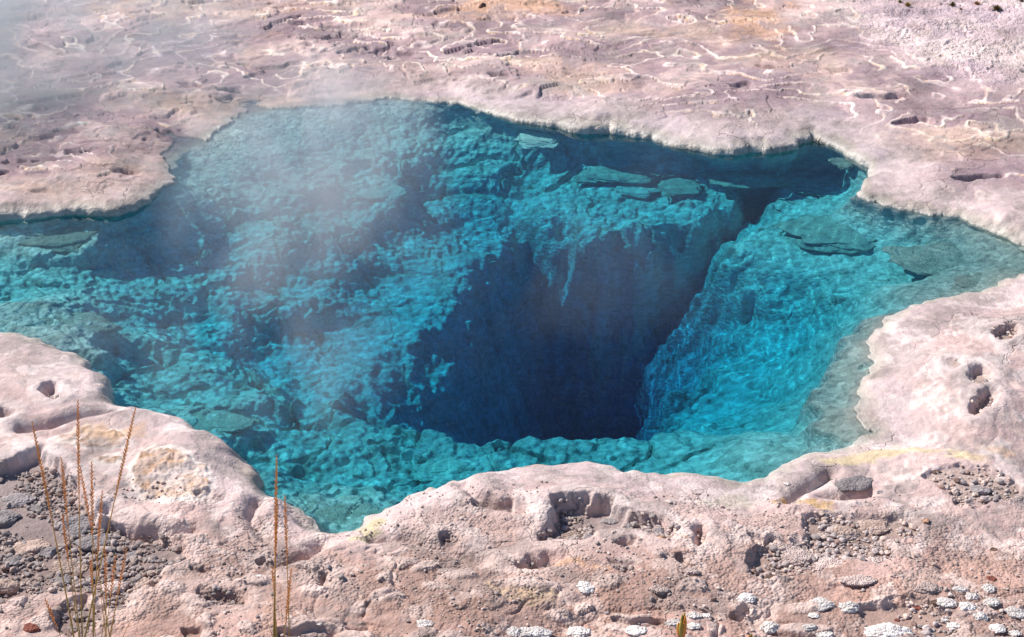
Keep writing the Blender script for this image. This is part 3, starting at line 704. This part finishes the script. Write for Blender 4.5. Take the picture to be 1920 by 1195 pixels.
# white sinter nodules
for a in [
 (1855,1099,28,14,'smooth white pebble-like nodule highest of those at bottom right'),
 (1775,1138,34,22,'white nodule shadowed on its right beside a dark brown stone'),
 (1858,1133,30,13,'flat white oval nodule on tan ground at bottom right'),
 (1905,1148,58,24,'long white knobbly nodule cut by the right edge'),
 (1592,1145,34,28,'white and brown knobbly nodule right of the fluted crust'),
 (1527,1155,20,9,'small white nodule just under the fluted white crust'),
 (1445,1170,52,30,'ribbed white fan-shaped nodule near the bottom, right of the leafy shoots'),
 (1540,1136,62,24,'fluted white-edged crust lump with a flat brown top'),
 (1610,1092,90,24,'long tan scalloped crust lump with white beads'),
 (1740,1110,60,20,'tan and white beaded crust lump near the bottom right'),
 (1665,1193,110,12,'longest white crust at the bottom edge, right of centre'),
 (1800,1108,26,16,'white beaded crust on the upper left of the ring at bottom right'),
 (1822,1122,22,22,'white beaded crust on the right side of the ring at bottom right'),
 (1812,1148,30,16,'white knobbly nodule below the beaded ring'),
 (1838,1162,26,18,'white knobbly nodule lower right of the beaded ring'),
 (1790,1172,28,18,'large crumbly white nodule standing among the brown pebbles'),
 (1772,1160,16,10,'small white nodule left of the large crumbly one'),
 (1748,1178,12,7,'tiny white nodule on the brown pebbles near the bottom'),
 (1870,1184,44,18,'white nodule on the bottom edge near the right corner'),
 (1902,1190,22,12,'small white nodule in the bottom right corner'),
 (1518,1180,26,20,'white nodule low beside a grey blob at the bottom'),
 (1545,1190,46,16,'white crumbly crust on the bottom edge right of the ribbed fan'),
 (1000,1188,90,9,'long white crust rim at the bottom centre'),
 (962,1190,30,14,'white crust lump at the left end of the long bottom rim'),
 (1088,1180,60,18,'white knobbly crust right of the long bottom rim'),
 (1192,1190,50,14,'white crust on the bottom edge left of the leafy shoot'),
 (1098,1108,34,20,'white-tipped scalloped crust in the middle foreground'),
 (1300,1168,26,16,'bright white nodule behind the first leafy shoot'),
 (1322,1164,20,14,'small bright white nodule right of the one behind the shoot'),
 (1300,1186,24,14,'white nodule directly right of the first leafy shoot'),
 (1262,1182,30,18,'white nodule left of the first leafy shoot'),
 (1236,1120,48,20,'pinkish white beaded crust lump, lower centre right'),
 (1398,1124,36,18,'beaded white crust lump between smooth hollows'),
 (1294,1086,40,14,'pale beaded crust lump above the dark hollow'),
 (798,1184,30,14,'white knobbly nodule on the bottom edge left of centre'),
 (600,1180,10,8,'tiny white pebble on the knobbly ground right of the paired stalks'),
 (486,1088,12,8,'tiny white chip in a small hole left of the paired stalks'),
 (836,1080,34,18,'pale lump with a shadowed side in the left centre foreground'),
 (1477,888,12,9,'tiny white pebble on the wet rock at the pool edge')]:
    u, v, w, h, lb = a
    w = w if w < 40 else w * .72
    rock('sinter_nodule', u, v, w, h, 'white' if not lb.startswith(('long tan', 'tan and', 'pale lump', 'pale beaded', 'pinkish')) else 'pink', lb, 'nodule', rough=.3, flat=None if w < 50 else .5, knob=.28 if w > 14 else .1, sink=.36, group='white sinter nodules in the foreground', sub=4 if w > 20 else 3)
# rocks under water
for a in [
 (400,782,150,60,-.10,'sub','big grey-green boulder under the water by the left bank',.3,10,.8),
 (620,965,150,50,-.10,'sub','flat brown-green slab under water at the nearest notch of the pool',.4,-8,.9),
 (690,965,90,34,-.05,'sub','mossy green rock at the waterline right of the notch',.3,30,.8),
 (668,884,30,26,-.45,'subw','small pale turquoise boulder alone on the near pool floor',.2,0,.9),
 (746,855,30,24,-.5,'subw','pale turquoise boulder upper right of the lone small one',.3,0,.9),
 (655,935,54,24,-.25,'subw','pale blue rock just beyond the notch in the near bank',.3,0,.9),
 (820,870,110,44,-.45,'subw','long mottled turquoise rock under the near central bank',.4,10,.8),
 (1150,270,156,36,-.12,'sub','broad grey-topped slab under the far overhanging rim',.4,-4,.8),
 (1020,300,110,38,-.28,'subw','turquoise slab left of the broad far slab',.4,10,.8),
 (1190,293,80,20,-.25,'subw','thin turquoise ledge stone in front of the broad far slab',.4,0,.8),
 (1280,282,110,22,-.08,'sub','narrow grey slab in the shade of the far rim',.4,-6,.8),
 (1580,310,60,18,-.05,'sub','small grey slab under water in the far right corner',.3,-4,.9),
 (1580,425,210,80,-.10,'sub','large dark grey slab under shallow water at right',.35,-8,.8),
 (1800,478,220,90,-.07,'sub','widest grey slab in the shallows near the right bank',.35,-12,.8),
 (1670,360,110,56,.02,'sub','grey wet rock at the waterline of the right bank',.3,-25,.7),
 (1835,528,130,44,-.05,'sub','grey slab beside the white bank at the right shore',.3,20,.8),
 (940,318,36,24,-.35,'subw','small dark-sided rock on the far turquoise floor',.4,60,.7),
 (700,355,110,56,-.20,'subw','pale rounded mound under the steam on the far left floor',.2,0,.8),
 (1290,905,150,34,-.02,'sub','wet grey-green rock along the waterline right of centre',.3,-10,.7),
 (1400,283,160,26,.02,'sub','rounded grey rock lobe hanging at the far rim',.2,-3,.5),
 (120,600,170,56,-.10,'sub','grey-green submerged mound close to the left bank',.3,-8,.8),
 (90,440,170,44,-.06,'sub','dark grey submerged ledge below the upper left bank',.3,8,.8),
 (302,298,44,18,.0,'subw','small pale rock breaking the shallow water in the steam',.2,0,.8)]:
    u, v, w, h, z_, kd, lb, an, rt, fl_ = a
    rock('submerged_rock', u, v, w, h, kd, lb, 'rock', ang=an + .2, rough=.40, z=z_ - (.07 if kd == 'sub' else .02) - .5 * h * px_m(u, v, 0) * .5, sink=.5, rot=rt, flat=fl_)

# pebbles in the pits: far too many to count, one mesh
def in_poly(P, x, y):
    c = np.zeros(x.shape, bool)
    for i in range(len(P)):
        ax, ay = P[i]; bx, by = P[(i + 1) % len(P)]
        if abs(by - ay) > 1e-12: c ^= ((ay > y) != (by > y)) & (x < (bx - ax) * (y - ay) / (by - ay) + ax)
    return c
rs = np.random.RandomState(3)
tv = []
for i in range(14):
    p, f_ = rock_shape(500 + i, 1, .25, .6 if i % 3 else .2); tv.append(p * np.array([1, rs.uniform(.6, .95), rs.uniform(.4, .7)]))
PV, PF, PC = [], [], []; off = 0
def pebble(x, y, r, sink=.15):
    global off
    p = tv[rs.randint(14)] * r; a = rs.uniform(0, 6.283); c, s_ = math.cos(a), math.sin(a)
    q = np.stack([p[:, 0] * c - p[:, 1] * s_, p[:, 0] * s_ + p[:, 1] * c, p[:, 2]], 1) + np.array([x, y, ground_z(x, y) + r * .5 * (1 - sink)])
    PV.append(q); PF.append(f_ + off); off += len(q)
    b = rs.uniform(.65, 1.25); t = rs.rand()
    cc_ = np.array([.33, .275, .265]) if t < .6 else (np.array([.42, .32, .28]) if t < .93 else np.array([.22, .14, .12]))
    b *= 1 + .45 * min(max((x + .1) / .9, 0), 1); PC.append(np.tile(cc_ * b, (len(q), 1)))
for P, dep in pit_world:
    lo, hi = P.min(0), P.max(0); ar = float(abs(np.sum(P[:, 0] * np.roll(P[:, 1], -1) - P[:, 1] * np.roll(P[:, 0], -1))) / 2)
    dens = 4600 if dep > .03 else 2600
    n_ = int((hi[0] - lo[0]) * (hi[1] - lo[1]) * dens * 2.2)
    x = rs.uniform(lo[0] - .02, hi[0] + .02, n_); y = rs.uniform(lo[1] - .02, hi[1] + .02, n_)
    ok = in_poly(P, x, y); cl = fbm(x * 5, y * 5, 2, 400) > (-.25 if ar < .5 else -.05)
    for xx, yy in zip(x[ok & cl], y[ok & cl]):
        pebble(xx, yy, float(np.clip(rs.lognormal(-5.2, .5), .003, .017)))
for _ in range(350):
    u = rs.uniform(-60, 1980); v = rs.uniform(1000, 1230); x, y = G(u, v, .1)
    if fbm(x * 1.6, y * 1.6, 2, 410) + (u - 900) / 3000 > .12: pebble(float(x), float(y), float(np.clip(rs.lognormal(-5.2, .4), .003, .012)))
NG = len(PV)
for _ in range(5200):
    u = rs.uniform(-80, 2000); v = rs.uniform(900, 1240); x, y = G(u, v, .1); x = float(x); y = float(y)
    if ground_z(x, y) < .045 or fbm(np.array([x * 2.2]), np.array([y * 2.2]), 2, 420)[0] < .0: continue
    pebble(x, y, float(np.clip(rs.lognormal(-5.75, .45), .0018, .009)), .1)
    PC[-1] = np.tile(np.array([.55, .44, .40]) * rs.uniform(.55, 1.35), (len(PC[-1]), 1))
def gravel_mat():
    m, T, N, L = mat('grey_pebbles'); out = nd(N, 'ShaderNodeOutputMaterial'); b = nd(N, 'ShaderNodeBsdfPrincipled'); b.inputs['Roughness'].default_value = .8
    a = nd(N, 'ShaderNodeAttribute', attribute_name='stone'); L.new(a.outputs['Color'], b.inputs['Base Color']); L.new(b.outputs[0], out.inputs[0]); return m
go = mesh_np('gravel', np.concatenate(PV), np.concatenate(PF), gravel_mat(), smooth=False)
add_attr(go.data, 'stone', np.concatenate(PC), True); go['kind'] = 'stuff'; go['label'] = 'grey and brown pebbles filling the pits and strewn over the near crust'; go['category'] = 'gravel'

# ------------------------------------------------------------------ grass stalks
def veg_mat(name, rough=.55):
    m, T, N, L = mat(name); out = nd(N, 'ShaderNodeOutputMaterial'); b = nd(N, 'ShaderNodeBsdfPrincipled'); b.inputs['Roughness'].default_value = rough
    a = nd(N, 'ShaderNodeAttribute', attribute_name='tint'); tc = nd(N, 'ShaderNodeTexCoord'); n_ = nd(N, 'ShaderNodeTexNoise'); n_.inputs['Scale'].default_value = 160; L.new(tc.outputs['Object'], n_.inputs['Vector'])
    sc_ = mathn(N, L, 'ADD', mathn(N, L, 'MULTIPLY', n_.outputs['Fac'], .8), .6)
    vm = nd(N, 'ShaderNodeVectorMath'); vm.operation = 'SCALE'; L.new(a.outputs['Color'], vm.inputs[0]); L.new(sc_, vm.inputs['Scale']); L.new(vm.outputs[0], b.inputs['Base Color'])
    L.new(b.outputs[0], out.inputs[0]); return m
STEM, SEED, LEAF = veg_mat('dry_stem'), veg_mat('seed_husk', .7), veg_mat('fleshy_leaf', .45)
def tube(path, rad, colf, n=6):
    V_, F_, C_ = [], [], []
    for i, (p, r) in enumerate(zip(path, rad)):
        d = (path[min(i + 1, len(path) - 1)] - path[max(i - 1, 0)]); d = d / np.linalg.norm(d)
        a = np.cross(d, [0, 1, 0.01]); a /= np.linalg.norm(a); b_ = np.cross(d, a)
        for k_ in range(n):
            t = 2 * math.pi * k_ / n; V_.append(p + r * (a * math.cos(t) + b_ * math.sin(t))); C_.append(colf(i / (len(path) - 1)))
        if i:
            o = (i - 1) * n
            F_ += [(o + k_, o + (k_ + 1) % n, o + n + (k_ + 1) % n, o + n + k_) for k_ in range(n)]
    V_.append(path[-1]); C_.append(C_[-1]); o = (len(path) - 1) * n
    F_ += [(o + k_, o + (k_ + 1) % n, len(V_) - 1) for k_ in range(n)]
    return V_, F_, C_
def lerp(a, b, t): return tuple(a[i] + (b[i] - a[i]) * t for i in range(3))
def stalk(parent, base, tip, bow, head, r0=.0028):
    base = np.array(base); tip = np.array(tip); mid = (base + tip) / 2 + np.array([bow, 0, 0])
    ts = np.linspace(0, 1, 26); path = [(1 - t) ** 2 * base + 2 * t * (1 - t) * mid + t * t * tip for t in ts]
    g0, g1, g2 = (.16, .17, .02), (.42, .26, .06), (.62, .25, .06)
    cf = lambda t: lerp(g0, g1, min(t / .45, 1)) if t < .45 else lerp(g1, g2, (t - .45) / .55)
    V_, F_, C_ = tube(path, [r0 * .8 * (1 - .65 * t) for t in ts], cf)
    o = mesh_np('stalk', V_, F_, STEM, parent); add_attr(o.data, 'tint', np.array(C_), True)
    if head <= 0: return
    L_ = np.linalg.norm(tip - base); ns = int(head * L_ / .0055); HV, HF, HC = [], [], []
    oc, _f = ICO[1]
    for i in range(ns):
        t = 1 - head + head * (i + .5) / ns; p = (1 - t) ** 2 * base + 2 * t * (1 - t) * mid + t * t * tip
        d = (tip - base) / L_; side = 1 if i % 2 else -1; an = rs.uniform(-.9, .9)
        k_ = math.sin(math.pi * min(max((t - 1 + head) / head, .05), .97)) ** .5
        ax = np.array([side * math.cos(an), side * math.sin(an), 0]) * .5 + d; ax /= np.linalg.norm(ax)
        q = oc * .0015 * (.6 + .5 * k_); q = q + np.outer(q @ ax, ax) * 3.4; q = q + p + np.array([side * math.cos(an), side * math.sin(an), 0]) * .0022 * k_
        HF.append(_f + len(HV) * len(oc)); HV.append(q); b_ = rs.uniform(.75, 1.2); HC.append(np.tile(np.array([.70, .27, .07]) * b_, (len(q), 1)))
    hd = mesh_np('seed_head', np.concatenate(HV), np.concatenate(HF), SEED, o); add_attr(hd.data, 'tint', np.concatenate(HC), True)
def clump(label, bu, bv, stalks, Yoff=0):
    x, y = (float(q) for q in G(bu, bv, .08)); z = ground_z(x, y)
    root = bpy.data.objects.new('grass_clump', None); col.objects.link(root); root.location = (x, y, z)
    tag(root, label, 'grass', 'tall dry grass clumps in the foreground')
    for (u, v, ubot, head, r0) in stalks:
        yo = rs.uniform(-.05, .05)
        tx, ty, tz = at_y(u, v, y + yo); bx, by, bz = at_y(ubot, 1192, y + yo)
        # run the stalk down from the frame's lower edge to the ground
        k_ = (z - bz) / (tz - bz); gx = bx + (tx - bx) * k_
        stalk(root, (gx * .4 + x * .6 - x if False else gx - x, yo, 0), (tx - x, ty - y, tz - z), rs.uniform(-.006, .006), head, r0)
clump('tall clump of thin orange dry stalks rising over the left gravel hollow', 165, 1262, [
 (60,790,137,.36,.0032),(146,750,155,.33,.0026),(254,765,160,.34,.0030),(115,858,150,.30,.0022),(172,864,174,.34,.0022),(192,920,176,.38,.0024),(117,965,148,.30,.0018),(237,1030,208,.4,.0020),
 (217,1040,196,.35,.0018),(197,1030,198,.4,.0020),(84,1122,112,.4,.0018),(150,873,205,.30,.0018),(262,1130,232,.0,.0014),(170,1050,178,.3,.0016),(205,1090,190,.0,.0018),(225,1100,206,0,.0016),(187,1095,200,0,.0022),(150,1080,128,0,.0013)])
clump('pair of tall orange dry stalks with shorter ones standing left of centre', 524, 1262, [
 (519,855,516,.42,.0034),(520,938,514,.36,.0026),(534,928,542,.34,.0024),(546,1066,534,.5,.0024),(511,1064,520,.2,.0022),(500,1160,510,0,.0020),(524,1090,534,0,.0010)])

# ------------------------------------------------------------------ small leafy shoots on the bottom edge
def shoot(label, u, v, n, hgt):
    x, y = (float(q) for q in G(u, v + 26, .08)); z = ground_z(x, y)
    root = bpy.data.objects.new('leafy_shoot', None); col.objects.link(root); root.location = (x, y, z); tag(root, label, 'plant', 'small leafy shoots at the bottom edge')
    for i in range(n):
        a = 6.283 * i / n + rs.uniform(-.3, .3); lean = rs.uniform(.10, .32); L_ = hgt * rs.uniform(.75, 1.1)
        ts = np.linspace(0, 1, 9); d = np.array([math.cos(a), math.sin(a), 0])
        path = [d * (lean * L_ * t * (1 - .35 * t)) + np.array([0, 0, L_ * t]) for t in ts]
        rad = [.0075 * (math.sin(math.pi * (.12 + .86 * t)) ** .8) + .0006 for t in ts]
        c0 = (.30, .22, .03) if i % 3 else (.62, .25, .03); c1 = (.13, .17, .02) if i % 3 else (.42, .16, .04)
        V_, F_, C_ = tube(path, rad, lambda t: lerp(c1, c0, t), 8)
        V_ = np.array(V_); o = mesh_np('leaf', V_, F_, LEAF, root); add_attr(o.data, 'tint', np.array(C_), True)
shoot('yellow-green leafy shoot in front of the dark hollow at the bottom edge', 1277, 1185, 7, .085)
shoot('low orange-tipped leafy shoot at the bottom edge, right of the taller one', 1410, 1192, 6, .060)

# ------------------------------------------------------------------ dry tufts on the far bank
def tuft(label, u, v, w, colr, n=170):
    x, y = (float(q) for q in G(u, v, .1)); m_ = px_m(u, v, .1); z = ground_z(x, y); Rr = w * m_ / 2
    V_, F_, C_ = [], [], []
    for i in range(n):
        a = rs.uniform(0, 6.283); e = rs.uniform(.15, 1.5); L_ = Rr * rs.uniform(.6, 1.1); d = np.array([math.cos(a) * math.cos(e), math.sin(a) * math.cos(e), math.sin(e) * .8])
        b0 = d * Rr * .1; s_ = np.cross(d, [0, 0, 1]); s_ = s_ / (np.linalg.norm(s_) + 1e-6) * Rr * .05
        k_ = len(V_); m2 = b0 + d * L_ * .6 + np.array([0, 0, Rr * .05]); V_ += [b0 - s_, b0 + s_, m2 + s_, m2 - s_, b0 + d * L_]
        F_ += [(k_, k_ + 1, k_ + 2, k_ + 3), (k_ + 3, k_ + 2, k_ + 4)]; C_ += [np.array(colr) * rs.uniform(.6, 1.3)] * 5
    o = mesh_np('dry_tuft', V_, F_, STEM, smooth=False); add_attr(o.data, 'tint', np.array(C_), True); o.location = (x, y, z); tag(o, label, 'plant', 'dry tufts on the far bank')
tuft('round olive-brown tuft on the white crust near the upper right corner', 1785, 13, 20, (.20, .14, .03))
tuft('largest dark olive tuft beside its shadow in the upper right corner', 1869, 18, 25, (.16, .11, .03))
tuft('small orange tuft just right of the round olive-brown one', 1801, 21, 9, (.36, .16, .05))
tuft('pale orange-brown tuft between the two dark ones at upper right', 1832, 8, 18, (.42, .22, .10))
tuft('straggly ochre tuft leftmost of those at upper right', 1702, 12, 18, (.36, .22, .06))
tuft('thin green-brown tuft above the straggly ochre one', 1688, 2, 13, (.24, .22, .07))
tuft('low brown tuft cut by the right edge at the top', 1914, 8, 14, (.24, .15, .07))

# ------------------------------------------------------------------ steam
def add_steam():
    m, T, N, L = mat('drifting_steam')
    out = nd(N, 'ShaderNodeOutputMaterial'); pv = nd(N, 'ShaderNodeVolumePrincipled')
    pv.inputs['Color'].default_value = (.84, .91, 1, 1); pv.inputs['Anisotropy'].default_value = .2
    tc = nd(N, 'ShaderNodeTexCoord'); P = tc.outputs['Object']
    total = None
    for (cx, cy, cz), (rx, ry, rz), a in STEAM:
        mp = nd(N, 'ShaderNodeMapping'); mp.vector_type = 'POINT'
        mp.inputs['Scale'].default_value = (1 / rx, 1 / ry, 1 / rz); mp.inputs['Location'].default_value = (-cx / rx, -cy / ry, -cz / rz)
        L.new(P, mp.inputs[0])
        ln = nd(N, 'ShaderNodeVectorMath'); ln.operation = 'LENGTH'; L.new(mp.outputs[0], ln.inputs[0])
        g = mathn(N, L, 'SUBTRACT', 1.0, ln.outputs['Value'], True); g = mathn(N, L, 'MULTIPLY', mathn(N, L, 'POWER', g, 1.3), a)
        total = g if total is None else mathn(N, L, 'ADD', total, g)
    mp = nd(N, 'ShaderNodeMapping'); mp.inputs['Rotation'].default_value = (0, .5, .3); mp.inputs['Scale'].default_value = (1.5, 1.1, .8); L.new(P, mp.inputs[0])
    nz_ = nd(N, 'ShaderNodeTexNoise'); nz_.inputs['Scale'].default_value = 1.3; nz_.inputs['Detail'].default_value = 4; nz_.inputs['Roughness'].default_value = .55; nz_.inputs['Distortion'].default_value = .7
    L.new(mp.outputs[0], nz_.inputs['Vector'])
    w_ = mathn(N, L, 'MULTIPLY', mathn(N, L, 'SUBTRACT', nz_.outputs['Fac'], .44, False), 6.5, True)
    L.new(mathn(N, L, 'MULTIPLY', total, w_), pv.inputs['Density'])
    L.new(pv.outputs[0], out.inputs['Volume'])
    x0, x1, y0, y1, z0, z1 = -4.2, 1.6, 4.6, 10.5, .012, 1.5
    v = [(x0, y0, z0), (x1, y0, z0), (x1, y1, z0), (x0, y1, z0), (x0, y0, z1), (x1, y0, z1), (x1, y1, z1), (x0, y1, z1)]
    w = bpy.data.meshes.new('steam'); w.from_pydata(v, [], [(3, 2, 1, 0), (4, 5, 6, 7), (0, 1, 5, 4), (1, 2, 6, 5), (2, 3, 7, 6), (3, 0, 4, 7)]); w.materials.append(m)
    o = bpy.data.objects.new('steam', w); col.objects.link(o); o['kind'] = 'stuff'; o['label'] = 'thin pale steam drifting left off the hot blue water'; o['category'] = 'steam'
STEAM = [((-.85, 6.1, .42), (.7, 1.0, .7), 2.3), ((-.95, 7.0, .35), (.7, .9, .5), 1.9), ((-2.7, 8.7, .4), (1.4, 1.7, .6), 3.0), ((-.9, 5.1, .28), (.6, .6, .42), 1.5), ((-3.2, 7.8, .35), (1.0, 1.2, .5), .5), ((-1.9, 5.5, .22), (.9, .7, .36), .6),
         ((.2, 5.9, .22), (1.2, 1.0, .34), .22), ((.6, 6.9, .22), (.8, .9, .3), .08)]
add_steam()
